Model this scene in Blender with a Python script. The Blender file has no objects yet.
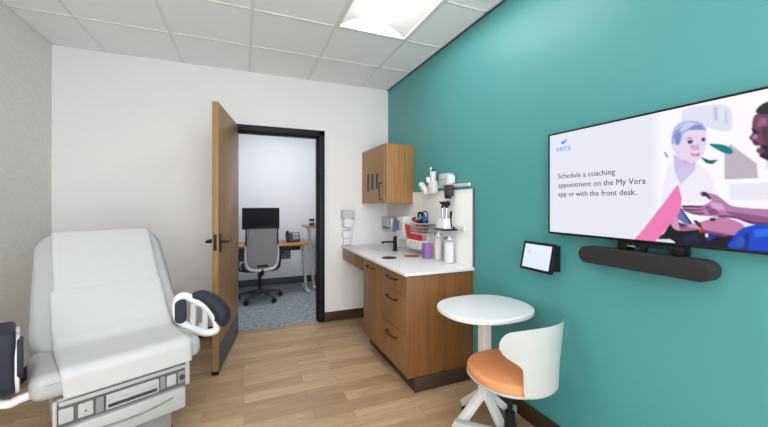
import bpy, bmesh, math, random
import numpy as np
from mathutils import Vector, Matrix, Euler
random.seed(7)
PI = math.pi; R = math.radians
C = bpy.context.scene.collection
SC = bpy.context.scene

# ---------------------------------------------------------------- camera
cam = bpy.data.cameras.new('camera'); cam_o = bpy.data.objects.new('camera', cam); C.objects.link(cam_o)
cam.sensor_width = 36; cam.lens = 339 / 768 * 36; cam.clip_start = 0.02
cam.shift_y = -(213.5 - 202.7) / 768
cam_o.location = (0, 0, 1.358); cam_o.rotation_euler = (PI / 2, 0, -R(22.45))
SC.camera = cam_o
# ---------------------------------------------------------------- world, exposure, light strengths
w = bpy.data.worlds.new('world'); SC.world = w; w.use_nodes = True
w.node_tree.nodes['Background'].inputs[0].default_value = (0.97, 0.98, 1, 1)
w.node_tree.nodes['Background'].inputs[1].default_value = 2.15   # soft light reaching the room through its open side behind the camera
SC.view_settings.view_transform = 'Standard'; SC.view_settings.look = 'None'
SC.view_settings.gamma = 1; SC.view_settings.use_curve_mapping = False
SC.view_settings.exposure = 0.92
LAMP = 8.0          # lens emission of the exam room ceiling lights
LAMP_OFFICE = 8.0
SCREEN = 0.535

# ---------------------------------------------------------------- materials
def lin(c):
    return tuple((x / 255 / 12.92) if x / 255 <= .04045 else ((x / 255 + .055) / 1.055) ** 2.4 for x in c[:3]) + (1,)
def base_mat(name):
    m = bpy.data.materials.new(name); m.use_nodes = True
    nt = m.node_tree; return m, nt, nt.nodes['Principled BSDF']
def node(nt, t, **k):
    n = nt.nodes.new(t)
    for a, b in k.items():
        if a in n.inputs: n.inputs[a].default_value = b
        else: setattr(n, a, b)
    return n
def mat(name, col, rough=.5, metal=0, vary=.03, scale=8, bump=0, bscale=120, emit=0, trans=0, alpha=1, coat=0):
    m, nt, b = base_mat(name); L = nt.links.new
    tc = node(nt, 'ShaderNodeTexCoord')
    nz = node(nt, 'ShaderNodeTexNoise', Scale=scale, Detail=3.0)
    L(tc.outputs['Object'], nz.inputs['Vector'])
    mx = node(nt, 'ShaderNodeMixRGB'); mx.inputs[1].default_value = lin(col)
    c2 = lin(col); mx.inputs[2].default_value = (c2[0] * (1 - vary * 2), c2[1] * (1 - vary * 2), c2[2] * (1 - vary * 2), 1)
    L(nz.outputs['Fac'], mx.inputs[0]); L(mx.outputs[0], b.inputs['Base Color'])
    b.inputs['Roughness'].default_value = rough; b.inputs['Metallic'].default_value = metal
    if max(col[:3]) < 75 and not metal: b.inputs['Specular IOR Level'].default_value = .25
    if coat: b.inputs['Coat Weight'].default_value = coat
    if trans: b.inputs['Transmission Weight'].default_value = trans; b.inputs['IOR'].default_value = 1.3
    if alpha < 1: b.inputs['Alpha'].default_value = alpha
    if bump:
        n2 = node(nt, 'ShaderNodeTexNoise', Scale=bscale, Detail=4.0); L(tc.outputs['Object'], n2.inputs['Vector'])
        bp = node(nt, 'ShaderNodeBump', Strength=bump, Distance=.004); L(n2.outputs['Fac'], bp.inputs['Height']); L(bp.outputs[0], b.inputs['Normal'])
    if emit:
        b.inputs['Emission Color'].default_value = lin(col); b.inputs['Emission Strength'].default_value = emit
    return m
def wood(name, c1, c2, axis='Z', stretch=.06, scale=30, rough=.42):
    m, nt, b = base_mat(name); L = nt.links.new
    tc = node(nt, 'ShaderNodeTexCoord'); mp = node(nt, 'ShaderNodeMapping')
    s = [1, 1, 1]; s['XYZ'.index(axis)] = stretch; mp.inputs['Scale'].default_value = s
    L(tc.outputs['Object'], mp.inputs['Vector'])
    n1 = node(nt, 'ShaderNodeTexNoise', Scale=scale, Detail=6.0, Roughness=.65, Distortion=.3); L(mp.outputs[0], n1.inputs['Vector'])
    n2 = node(nt, 'ShaderNodeTexNoise', Scale=scale * 5, Detail=4.0); L(mp.outputs[0], n2.inputs['Vector'])
    ad = node(nt, 'ShaderNodeMath', operation='MULTIPLY_ADD'); ad.inputs[1].default_value = .45
    L(n2.outputs['Fac'], ad.inputs[0]); L(n1.outputs['Fac'], ad.inputs[2])
    cr = node(nt, 'ShaderNodeValToRGB'); cr.color_ramp.elements[0].position = .5; cr.color_ramp.elements[0].color = lin(c1)
    cr.color_ramp.elements[1].position = .95; cr.color_ramp.elements[1].color = lin(c2)
    L(ad.outputs[0], cr.inputs[0]); L(cr.outputs[0], b.inputs['Base Color'])
    b.inputs['Roughness'].default_value = rough
    bp = node(nt, 'ShaderNodeBump', Strength=.08, Distance=.002); L(n2.outputs['Fac'], bp.inputs['Height']); L(bp.outputs[0], b.inputs['Normal'])
    return m

def floor_mat():
    m, nt, b = base_mat('oak_plank_floor'); L = nt.links.new
    tc = node(nt, 'ShaderNodeTexCoord')
    br = node(nt, 'ShaderNodeTexBrick', offset=.37, offset_frequency=2, squash=1.0)
    br.inputs['Scale'].default_value = 1; br.inputs['Mortar Size'].default_value = .0009
    br.inputs['Brick Width'].default_value = .66; br.inputs['Row Height'].default_value = .118
    br.inputs['Color1'].default_value = (0, 0, 0, 1); br.inputs['Color2'].default_value = (1, 1, 1, 1)
    br.inputs['Mortar'].default_value = (.1, .1, .1, 1); br.inputs['Bias'].default_value = 0
    L(tc.outputs['Object'], br.inputs['Vector'])
    mp = node(nt, 'ShaderNodeMapping'); mp.inputs['Scale'].default_value = (.12, 1, 1); L(tc.outputs['Object'], mp.inputs['Vector'])
    # grain shifted per plank
    sh = node(nt, 'ShaderNodeVectorMath', operation='MULTIPLY_ADD'); sh.inputs[1].default_value = (3, 7, 0)
    L(br.outputs['Color'], sh.inputs[0]); L(mp.outputs[0], sh.inputs[2])
    n1 = node(nt, 'ShaderNodeTexNoise', Scale=16.0, Detail=7.0, Roughness=.6, Distortion=1.2); L(sh.outputs[0], n1.inputs['Vector'])
    cr = node(nt, 'ShaderNodeValToRGB')
    e = cr.color_ramp.elements; e[0].position = 0; e[0].color = lin((176, 142, 108)); e[1].position = 1; e[1].color = lin((210, 178, 142))
    ne = e.new(.5); ne.color = lin((194, 162, 127))
    L(br.outputs['Color'], cr.inputs[0])
    gr = node(nt, 'ShaderNodeValToRGB'); gr.color_ramp.elements[0].position = .33; gr.color_ramp.elements[0].color = (.66, .62, .58, 1)
    gr.color_ramp.elements[1].position = .68; gr.color_ramp.elements[1].color = (1.0, 1.0, 1.0, 1)
    L(n1.outputs['Fac'], gr.inputs[0])
    mx = node(nt, 'ShaderNodeMixRGB', blend_type='MULTIPLY'); mx.inputs[0].default_value = .8
    L(cr.outputs[0], mx.inputs[1]); L(gr.outputs[0], mx.inputs[2])
    mm = node(nt, 'ShaderNodeMixRGB', blend_type='MIX'); mm.inputs[2].default_value = lin((120, 95, 72))
    L(br.outputs['Fac'], mm.inputs[0]); L(mx.outputs[0], mm.inputs[1]); L(mm.outputs[0], b.inputs['Base Color'])
    b.inputs['Roughness'].default_value = .42
    return m
def carpet_mat():
    m, nt, b = base_mat('grey_woven_carpet'); L = nt.links.new
    tc = node(nt, 'ShaderNodeTexCoord')
    outs = []
    for sc in ((14, 110, 1), (110, 14, 1)):
        mp = node(nt, 'ShaderNodeMapping'); mp.inputs['Scale'].default_value = sc; L(tc.outputs['Object'], mp.inputs['Vector'])
        n = node(nt, 'ShaderNodeTexNoise', Scale=1.0, Detail=3.0); L(mp.outputs[0], n.inputs['Vector']); outs.append(n)
    ck = node(nt, 'ShaderNodeTexChecker'); ck.inputs['Scale'].default_value = 2.0; L(tc.outputs['Object'], ck.inputs['Vector'])
    mx = node(nt, 'ShaderNodeMixRGB'); L(ck.outputs['Fac'], mx.inputs[0]); L(outs[0].outputs['Fac'], mx.inputs[1]); L(outs[1].outputs['Fac'], mx.inputs[2])
    cr = node(nt, 'ShaderNodeValToRGB'); e = cr.color_ramp.elements
    e[0].position = .36; e[0].color = lin((96, 102, 106)); e[1].position = .64; e[1].color = lin((170, 177, 180))
    L(mx.outputs[0], cr.inputs[0]); L(cr.outputs[0], b.inputs['Base Color']); b.inputs['Roughness'].default_value = .95
    return m
def wallpaper_mat():
    m, nt, b = base_mat('embossed_wallpaper'); L = nt.links.new
    tc = node(nt, 'ShaderNodeTexCoord'); mp = node(nt, 'ShaderNodeMapping'); mp.inputs['Scale'].default_value = (1, 9, 26)
    L(tc.outputs['Object'], mp.inputs['Vector'])
    n = node(nt, 'ShaderNodeTexNoise', Scale=1.6, Detail=5.0, Distortion=1.2); L(mp.outputs[0], n.inputs['Vector'])
    cr = node(nt, 'ShaderNodeValToRGB'); e = cr.color_ramp.elements
    e[0].position = .35; e[0].color = lin((228, 227, 223)); e[1].position = .65; e[1].color = lin((235, 234, 230))
    L(n.outputs['Fac'], cr.inputs[0]); L(cr.outputs[0], b.inputs['Base Color']); b.inputs['Roughness'].default_value = .7
    bp = node(nt, 'ShaderNodeBump', Strength=.16, Distance=.005); L(n.outputs['Fac'], bp.inputs['Height']); L(bp.outputs[0], b.inputs['Normal'])
    return m
def brushed(name, col, rough=.35):
    return mat(name, col, rough, 1, .08, 20)

M = dict(
    white_wall=mat('white_wall_paint', (239, 239, 240), .75, bump=.03, vary=.005),
    office_wall=mat('cool_white_wall_paint', (230, 232, 234), .8, vary=.005),
    teal=mat('teal_wall_paint', (78, 155, 156), .42, bump=.03, vary=.01),
    wallpaper=wallpaper_mat(), floor=floor_mat(), carpet=carpet_mat(),
    ceil=mat('ceiling_tile', (246, 248, 251), .9, bump=.15, bscale=300, vary=.01),
    tbar=mat('ceiling_grid_metal', (232, 233, 233), .5, vary=.01),
    shadow_gap=mat('shadow_gap_shade', (60, 78, 80), .8),
    basebd=mat('brown_rubber_base', (72, 58, 46), .55, vary=.05),
    basegrey=mat('grey_rubber_base', (70, 72, 76), .6),
    frame=mat('charcoal_door_frame', (22, 24, 29), .45),
    kick=mat('grey_kick_plate', (84, 86, 90), .5),
    black=mat('black_metal', (22, 22, 24), .4),
    blackp=mat('black_plastic', (26, 27, 30), .5),
    door=wood('oak_door_veneer', (134, 97, 58), (174, 136, 90), 'Z', .05, 26),
    cab=wood('cabinet_front_veneer', (128, 88, 50), (154, 113, 70), 'Z', .05, 22),
    cabside=wood('cabinet_side_veneer', (110, 70, 32), (144, 96, 50), 'Z', .03, 60),
    cabtop=wood('upper_cabinet_veneer', (144, 102, 58), (174, 131, 82), 'Z', .04, 40),
    desk=wood('desk_veneer', (160, 100, 50), (190, 130, 74), 'X', .06, 26),
    counter=mat('white_solid_surface', (238, 238, 240), .35, vary=.01, coat=.2),
    panel=mat('white_wall_panel', (240, 240, 240), .5, vary=.005),
    edge=mat('grey_panel_edge', (96, 100, 104), .5),
    vinyl=mat('pale_grey_vinyl', (180, 181, 183), .42, vary=.02, bump=.02, bscale=200),
    vseam=mat('grey_seam', (150, 151, 152), .6),
    paper=mat('white_exam_paper', (204, 205, 206), .9, vary=.015, scale=14),
    shell=mat('pale_grey_plastic', (186, 187, 187), .4, vary=.01),
    shell2=mat('mid_grey_plastic', (140, 141, 141), .5, vary=.02),
    shell3=mat('dark_grey_plastic', (66, 67, 68), .5, vary=.02),
    armpad=mat('charcoal_pad', (48, 50, 62), .55, vary=.06, bump=.08),
    white=mat('white_plastic', (236, 236, 238), .35, vary=.01),
    offwhite=mat('warm_white_plastic', (190, 194, 192), .4, vary=.01),
    tabletop=mat('white_laminate', (238, 238, 242), .3, vary=.01),
    orange=mat('orange_fabric', (238, 156, 104), .9, vary=.08, scale=160, bump=.25, bscale=400),
    steel=brushed('brushed_steel', (190, 192, 196)),
    chrome=mat('polished_steel', (215, 216, 220), .18, 1, .02),
    red=mat('red_plastic', (226, 40, 50), .4, vary=.05),
    darkred=mat('dark_red_plastic', (168, 20, 30), .35, vary=.05),
    crimson=mat('crimson_nylon', (168, 22, 62), .6, vary=.15),
    blue=mat('blue_plastic', (36, 70, 190), .4),
    lblue=mat('light_blue_label', (60, 130, 205), .5),
    green=mat('green_nylon', (60, 180, 150), .6),
    purple=mat('purple_packets', (186, 84, 220), .5, vary=.45, scale=110),
    clear=mat('clear_acrylic', (240, 243, 246), .08, vary=0, alpha=.14),
    cotton=mat('white_cotton', (236, 236, 236), .95, vary=.15, scale=60, bump=.5, bscale=60),
    mesh=mat('grey_chair_mesh', (150, 150, 152), .85, vary=.12, scale=90),
    greyplas=mat('silver_grey_plastic', (200, 202, 204), .4),
    screenoff=mat('dark_screen', (10, 11, 13), .6, vary=0),
    soundcloth=mat('charcoal_speaker_fabric', (50, 49, 50), .95, vary=.12, scale=300, bump=.3, bscale=500),
    letter=mat('dark_grey_lettering', (30, 33, 44), .5, vary=0, emit=SCREEN * .9),
    logo=mat('blue_logo_lettering', (30, 120, 205), .5, vary=0, emit=SCREEN),
    tabscreen=mat('tablet_screen', (182, 192, 212), .3, vary=.03, emit=.32),
    tabink=mat('tablet_text', (90, 108, 140), .4, vary=0, emit=.35),
    lens=mat('lit_lens', (255, 253, 250), .5, vary=0, emit=LAMP),
    lensoff=mat('lit_office_lens', (244, 248, 255), .5, vary=0, emit=LAMP_OFFICE),
    reflector=mat('white_reflector', (185, 185, 185), .6, vary=0),
    fascia=mat('medium_grey_plastic', (100, 101, 102), .6),
    grating=mat('knit_grey', (120, 120, 124), .8),
)

# ---------------------------------------------------------------- mesh helpers
def loft(bm, rings, close=True, cap0=True, cap1=True, closed_path=False, mi=0):
    vs = [[bm.verts.new(p) for p in r] for r in rings]; n = len(vs[0]); fs = []
    pairs = list(zip(vs, vs[1:])) + ([(vs[-1], vs[0])] if closed_path else [])
    for a, b in pairs:
        for i in range(n if close else n - 1):
            j = (i + 1) % n
            try: fs.append(bm.faces.new((a[i], a[j], b[j], b[i])))
            except ValueError: pass
    if not closed_path and close:
        if cap0: fs.append(bm.faces.new(list(reversed(vs[0]))))
        if cap1: fs.append(bm.faces.new(vs[-1]))
    for f in fs: f.material_index = mi; f.smooth = True
    return fs
def box(bm, x0, x1, y0, y1, z0, z1, bev=0, mi=0, mx=None, seg=2):
    r = bmesh.ops.create_cube(bm, size=1); vs = r['verts']
    for v in vs: v.co = Vector((x0 + (v.co.x + .5) * (x1 - x0), y0 + (v.co.y + .5) * (y1 - y0), z0 + (v.co.z + .5) * (z1 - z0)))
    fs = list({f for v in vs for f in v.link_faces})
    if bev:
        es = list({e for v in vs for e in v.link_edges})
        q = bmesh.ops.bevel(bm, geom=es, offset=bev, segments=seg, profile=.5, affect='EDGES')
        fs = list(set(q['faces']) | {f for f in fs if f.is_valid}); vs = list({v for f in fs for v in f.verts})
    for f in fs: f.material_index = mi; f.smooth = bool(bev)
    if mx: bmesh.ops.transform(bm, matrix=mx, verts=vs)
    return vs
def rrect(w, h, r, n=6, cx=0, cy=0):
    pts = []
    for k, (sx, sy) in enumerate(((1, 1), (-1, 1), (-1, -1), (1, -1))):
        for i in range(n + 1):
            a = PI / 2 * (k + i / n); pts.append((cx + sx * (w / 2 - r) + r * math.cos(a), cy + sy * (h / 2 - r) + r * math.sin(a)))
    return pts
def offs(pts, d):
    n = len(pts); out = []
    for i in range(n):
        a = Vector(pts[i - 1]); b = Vector(pts[i]); c = Vector(pts[(i + 1) % n])
        t = (b - a).normalized() + (c - b).normalized()
        if t.length < 1e-6: t = c - b
        t.normalize(); nn = Vector((-t.y, t.x)); out.append((b.x + nn.x * d, b.y + nn.y * d))
    return out
def slab(bm, pts, z0, z1, r=0, seg=4, mx=None, mi=0, r0=None):
    """a plate with the plan outline pts (counter clockwise), rounded top and bottom rims"""
    mx = mx or Matrix(); r0 = r if r0 is None else r0; rings = []
    if r0:
        for i in range(seg + 1):
            a = PI / 2 * i / seg; rings.append((offs(pts, r0 * (1 - math.sin(a))), z0 + r0 * (1 - math.cos(a))))
    else: rings.append((pts, z0))
    if r:
        for i in range(seg + 1):
            a = PI / 2 * i / seg; rings.append((offs(pts, r * (1 - math.cos(a))), z1 - r + r * math.sin(a)))
    else: rings.append((pts, z1))
    loft(bm, [[mx @ Vector((x, y, z)) for x, y in p] for p, z in rings], mi=mi)
def lathe(bm, prof, c=(0, 0, 0), seg=28, mx=None, mi=0):
    mx = (mx or Matrix()); c = Vector(c)
    loft(bm, [[c + mx @ Vector((r * math.cos(2 * PI * i / seg), r * math.sin(2 * PI * i / seg), z)) for i in range(seg)] for r, z in prof], mi=mi)
def smooth_path(pts, n=6, closed=False):
    P = [Vector(p) for p in pts]; out = []; m = len(P)
    rng = range(m if closed else m - 1)
    for i in rng:
        if closed: a, b, c, d = P[i - 1], P[i], P[(i + 1) % m], P[(i + 2) % m]
        else: a, b, c, d = P[max(i - 1, 0)], P[i], P[i + 1], P[min(i + 2, m - 1)]
        for k in range(n):
            t = k / n
            out.append(.5 * ((2 * b) + (c - a) * t + (2 * a - 5 * b + 4 * c - d) * t * t + (3 * b - a - 3 * c + d) * t ** 3))
    if not closed: out.append(P[-1])
    return out
def tube(bm, pts, r, seg=10, smooth=0, closed=False, mi=0, flat=None, up=None):
    """sweep; r may be a list; flat=(rx, ry) scales the section; up fixes the section frame"""
    P = smooth_path(pts, smooth, closed) if smooth else [Vector(p) for p in pts]
    n = len(P); rings = []; prev = None
    for i, p in enumerate(P):
        if closed: t = P[(i + 1) % n] - P[i - 1]
        else: t = P[min(i + 1, n - 1)] - P[max(i - 1, 0)]
        t.normalize()
        if up is not None: u = Vector(up); u = (u - t * u.dot(t)).normalized()
        elif prev is None:
            u = Vector((0, 0, 1)) if abs(t.z) < .9 else Vector((1, 0, 0)); u = (u - t * u.dot(t)).normalized()
        else: u = (prev - t * prev.dot(t)).normalized()
        prev = u; v = t.cross(u)
        rr = r if not isinstance(r, (list, tuple)) else r[0] + 0 if len(r) == 1 else np.interp(i / max(n - 1, 1), np.linspace(0, 1, len(r)), r)
        fx, fy = flat or (1, 1)
        rings.append([p + u * (rr * fx * math.cos(2 * PI * k / seg)) + v * (rr * fy * math.sin(2 * PI * k / seg)) for k in range(seg)])
    loft(bm, rings, closed_path=closed, mi=mi)
def bar(bm, a, b, w, h, bev=.003, mi=0):
    """a box section bar from a to b, w wide sideways, h high"""
    a = Vector(a); b = Vector(b); d = b - a; L = d.length; d.normalize()
    s = d.cross(Vector((0, 0, 1))); s = s.normalized() if s.length > 1e-4 else Vector((1, 0, 0)); u = s.cross(d)
    mx = Matrix(((d.x, s.x, u.x, a.x), (d.y, s.y, u.y, a.y), (d.z, s.z, u.z, a.z), (0, 0, 0, 1)))
    box(bm, 0, L, -w / 2, w / 2, -h / 2, h / 2, bev, mi, mx)
def new(): return bmesh.new()
def obj(name, bm, m, parent=None, loc=None, label=None, rot=None, sharp=35):
    bmesh.ops.recalc_face_normals(bm, faces=bm.faces)
    me = bpy.data.meshes.new(name); bm.to_mesh(me); bm.free()
    for x in (m if isinstance(m, (list, tuple)) else [m]): me.materials.append(M[x] if isinstance(x, str) else x)
    try: me.set_sharp_from_angle(angle=R(sharp))
    except Exception: pass
    o = bpy.data.objects.new(name, me); C.objects.link(o)
    if parent: o.parent = parent
    if loc: o.location = loc
    if rot: o.rotation_euler = rot
    if label: o['label'] = label
    return o
def tag(o, label, cat, group=None):
    o['label'] = label; o['category'] = cat
    if group: o['group'] = group
    return o
def thing(name, label, cat, loc=(0, 0, 0), rotz=0, group=None):
    o = bpy.data.objects.new(name, None); C.objects.link(o); o.empty_display_size = .1
    o.location = loc; o.rotation_euler = (0, 0, rotz); return tag(o, label, cat, group)
def struct(name, bm, m, parent=None, label=None):
    o = obj(name, bm, m, parent)
    if parent is None: o['kind'] = 'structure'
    if label: o['label'] = label
    return o
def text(name, body, size, m, parent, mx, width=None, label=None):
    cu = bpy.data.curves.new(name, 'FONT'); cu.body = body; cu.size = size; cu.resolution_u = 3; cu.extrude = .0004
    t = bpy.data.objects.new(name, cu); C.objects.link(t)
    bpy.context.view_layer.update()
    me = bpy.data.meshes.new_from_object(t); bpy.data.objects.remove(t)
    xs = [v.co.x for v in me.vertices]; s = width / (max(xs) - min(xs)) if width else 1; x0 = min(xs)
    for v in me.vertices: v.co = mx @ Vector(((v.co.x - x0) * s, v.co.y, v.co.z))
    me.materials.clear(); me.materials.append(M[m])
    o = bpy.data.objects.new(name, me); C.objects.link(o); o.parent = parent
    if label: o['label'] = label
    return o

# ================================================================ THE ROOM
XL, XR, YB, YF, ZC = -1.55, 1.64, 3.84, -1.3, 2.74
T = .12
YO = 5.9                      # office far wall
bm = new(); box(bm, XL - T, XR + T, YF - T, YB + .02, -.1, 0); struct('floor', bm, 'floor')
bm = new(); box(bm, -1.5, 2.6, YB + .02, YO + T, -.1, 0); struct('floor', bm, 'carpet', label='grey patterned carpet floor of the office beyond the door')
bm = new(); box(bm, XR, XR + T, YF - T, YB + T, 0, ZC + .2); struct('wall_right', bm, 'teal')
bm = new(); box(bm, XL - T, XL, YF - T, YB + T, 0, ZC + .2); struct('wall_left', bm, 'wallpaper')
bm = new()                    # back wall with the doorway cut out
OX0, OX1, OZ = -.07, .80, 2.125
box(bm, XL, OX0, YB, YB + T, 0, ZC + .2); box(bm, OX1, XR, YB, YB + T, 0, ZC + .2); box(bm, OX0, OX1, YB, YB + T, OZ, ZC + .2)
struct('wall_back', bm, 'white_wall')
bm = new()                    # office walls
box(bm, -1.5, 2.6, YO, YO + T, 0, ZC + .2); box(bm, -1.5 - T, -1.5, YB + T, YO + T, 0, ZC + .2); box(bm, 2.6, 2.6 + T, YB + T, YO + T, 0, ZC + .2)
box(bm, XR, 2.6 + T, YB + T, YB + T + .02, 0, ZC)
struct('wall_office', bm, 'office_wall')
bm = new(); box(bm, -1.5, 2.6, YO - .012, YO, 0, .11, .003); struct('baseboard_office', bm, 'basegrey')
bm = new(); box(bm, -1.5, 2.6, YB + T, YO + T, ZC, ZC + .1); struct('ceiling', bm, 'ceil', label='plain ceiling of the office beyond the door')

# ceiling of lay-in tiles, with holes for the lights
gx = [-1.165, -.555, .055, .665, 1.275]; gy = [3.215 - .61 * k for k in range(8)]
lights = [(.665, 1.275, 1.385, 2.605), (-1.165, -.555, .165, 1.385), (.055, .665, -1.055, .165)]  # the last two are out of view, added as fill light
xs = [XL] + gx + [XR]; ys = sorted([YB, YF] + [g for g in gy if g > YF])
bm = new()
for i in range(len(xs) - 1):
    for j in range(len(ys) - 1):
        cx, cy = (xs[i] + xs[i + 1]) / 2, (ys[j] + ys[j + 1]) / 2
        if any(a < cx < b and c < cy < d for a, b, c, d in lights): continue
        box(bm, xs[i] + .009, xs[i + 1] - .009, ys[j] + .009, ys[j + 1] - .009, ZC + .002, ZC + .02)
box(bm, XL, XR, YF, YB, ZC + .14, ZC + .16)
struct('ceiling', bm, 'ceil')
bm = new()
for x in gx: box(bm, x - .012, x + .012, YF, YB, ZC - .003, ZC + .008)
for y in ys[1:-1]:
    for i in range(len(xs) - 1):
        cx = (xs[i] + xs[i + 1]) / 2
        if any(a < cx < b and c + .1 < y < d - .1 for a, b, c, d in lights): continue
        box(bm, xs[i] + .012, xs[i + 1] - .012, y - .012, y + .012, ZC - .003, ZC + .008)
for x0, x1 in ((XL, XL + .02), (XR - .03, XR - .012)): box(bm, x0, x1, YF, YB, ZC - .003, ZC + .008)
box(bm, XL, XR - .012, YB - .02, YB, ZC - .003, ZC + .008)
struct('trim_1', bm, 'tbar', label='white metal grid of the suspended ceiling')
bm = new(); box(bm, XR - .012, XR, YF, YB, ZC - .012, ZC + .02); struct('trim_2', bm, 'shadow_gap', label='dark strip standing in for the shadow gap where the teal wall meets the ceiling')  # solid strip; its dark colour is the painted shade of a gap

bm = new(); box(bm, .85, XR - .6, YB - .012, YB, 0, .105, .002); box(bm, XR - .6, XR, YB - .012, YB, 0, .105); box(bm, XL, OX0 - .05, YB - .012, YB, 0, .105, .002); struct('baseboard_back', bm, 'basebd')
bm = new(); box(bm, XR - .012, XR, YF, 2.175, 0, .105, .002); struct('baseboard_right', bm, 'basebd')
bm = new(); box(bm, XL, XL + .012, YF, YB - .012, 0, .105, .002); struct('baseboard_left', bm, 'basebd')
bm = new()                    # hollow metal frame round the doorway
for y0, y1 in ((YB - .018, YB + .01), (YB + T - .01, YB + T + .018)):
    box(bm, OX0 - .05, OX0 + .004, y0, y1, 0, OZ + .05, .003); box(bm, OX1 - .004, OX1 + .05, y0, y1, 0, OZ + .05, .003)
    box(bm, OX0 - .05, OX1 + .05, y0, y1, OZ - .004, OZ + .05, .003)
box(bm, OX0, OX0 + .012, YB - .005, YB + T + .005, 0, OZ); box(bm, OX1 - .012, OX1, YB - .005, YB + T + .005, 0, OZ); box(bm, OX0, OX1, YB - .005, YB + T + .005, OZ - .012, OZ)
box(bm, OX1 - .028, OX1 - .012, YB + .05, YB + T, 0, OZ - .01, .002); box(bm, OX0, OX1, YB + .05, YB + T, OZ - .028, OZ - .01, .002)
struct('trim_3', bm, 'frame', label='charcoal metal frame around the doorway')

# ---- the door, hinged at the left jamb and swung into the room; local +x runs from hinge to free edge
DW = .875
droot = bpy.data.objects.new('door_1', None); C.objects.link(droot); droot['kind'] = 'structure'; droot['label'] = 'tall oak veneer door standing open into the room'
ddir = math.atan2(-.865, -.135); droot.location = (-.052, 3.83, 0); droot.rotation_euler = (0, 0, ddir)
# local +y points to the right of travel? leaf occupies y in [-.045, 0]; the face at y=0 is seen from the room
bm = new(); box(bm, 0, DW, -.045, 0, .012, 2.155, .002); obj('leaf', bm, 'door', droot)
bm = new(); box(bm, .015, DW - .015, 0, .0025, .015, .225, .001); obj('kick_plate', bm, 'kick', droot, label='grey kick plate along the bottom of the door')
for s, nm in ((1, 'face'), (-1, 'back')):
    y = 0 if s > 0 else -.045
    bm = new(); slab(bm, rrect(.05, .15, .01), 0, .008, .002, mx=Matrix.Translation((DW - .06, y, 1.035)) @ Matrix.Rotation(-s * PI / 2, 4, 'X'))
    rose = obj('rose', bm, 'black', droot)
    bm = new(); yy = y + s * .055
    tube(bm, [(DW - .06, y, 1.045), (DW - .06, y + s * .045, 1.045), (DW - .068, yy, 1.045), (DW - .09, yy + s * .003, 1.045), (DW - .19, yy, 1.045)], .0105, 10, 3)
    obj('lever_handle', bm, 'black', droot)
bm = new(); box(bm, DW - .001, DW + .0015, -.034, -.011, .98, 1.11, .0005); obj('latch_plate', bm, 'black', droot)
bm = new(); box(bm, DW - .02, DW + .003, -.046, .003, .003, .03, .001); obj('door_bottom_guide', bm, 'black', droot)
for z in (.25, 1.1, 1.92):
    bm = new(); lathe(bm, [(.007, 0), (.007, .1)], (0, -.052, z), 10); obj('hinge', bm, 'black', droot)

# ================================================================ CEILING LIGHTS
def troffer(x0, x1, y0, y1, lens, label, group):
    t = thing('ceiling_light', label, 'ceiling light', ((x0 + x1) / 2, (y0 + y1) / 2, ZC), 0, group)
    wx, wy = (x1 - x0) / 2 - .013, (y1 - y0) / 2 - .013
    bm = new()
    box(bm, -wx, -wx + .014, -wy, wy, -.003, .012); box(bm, wx - .014, wx, -wy, wy, -.003, .012)
    box(bm, -wx, wx, -wy, -wy + .014, -.003, .012); box(bm, -wx, wx, wy - .014, wy, -.003, .012)
    obj('frame', bm, 'tbar', t)
    bm = new()                 # curved reflector, a shallow double vault
    xsn = np.linspace(-wx + .012, wx - .012, 25)
    prof = [(x, .012 + .085 * (max(0, 1 - ((abs(x) - wx + .012) / (wx - .012) + 1) ** 2.6)) ** .8 * 1.0) for x in xsn]
    prof = [(x, .008 + .085 * math.sin(PI / 2 * min(1, (wx - .012 - abs(x)) / (wx * .62)))) for x in xsn]
    loft(bm, [[Vector((x, y, z)) for x, z in prof] for y in (-wy + .012, wy - .012)], close=False)
    for y in (-wy + .012, wy - .012):
        vs = [bm.verts.new((x, y, z)) for x, z in prof]; vs += [bm.verts.new((wx - .012, y, .0)), bm.verts.new((-wx + .012, y, .0))]; bm.faces.new(vs)
    obj('reflector', bm, 'reflector', t)
    bm = new(); L = wy - .05; pts = []
    out = rrect(.17, 2 * L, .085, 10)
    rings = []
    for i in range(7):
        a = PI / 2 * i / 6; rings.append([Vector((p[0], p[1], .078 - .06 * math.sin(a))) for p in offs(out, .085 * (1 - math.cos(a)) * .96)])
    loft(bm, rings, cap0=True)
    obj('lens', bm, lens, t)
    return t
troffer(*lights[0], 'lens', 'recessed ceiling light with a glowing lens, nearest the teal wall', 'recessed ceiling lights')
troffer(*lights[1], 'lens', 'unseen recessed ceiling light added above the front of the exam table', 'recessed ceiling lights')
troffer(*lights[2], 'lens', 'unseen recessed ceiling light added above and behind the camera', 'recessed ceiling lights')
def office_light(x, y):
    t = thing('ceiling_light', 'flat square ceiling light of the office beyond the door', 'ceiling light', (x, y, ZC))
    bm = new(); slab(bm, rrect(1.2, .6, .01), -.03, 0, .004); obj('frame', bm, 'tbar', t)
    bm = new(); box(bm, -.56, .56, -.26, .26, -.034, -.028); obj('lens', bm, 'lensoff', t)
office_light(.55, 4.75)

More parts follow.
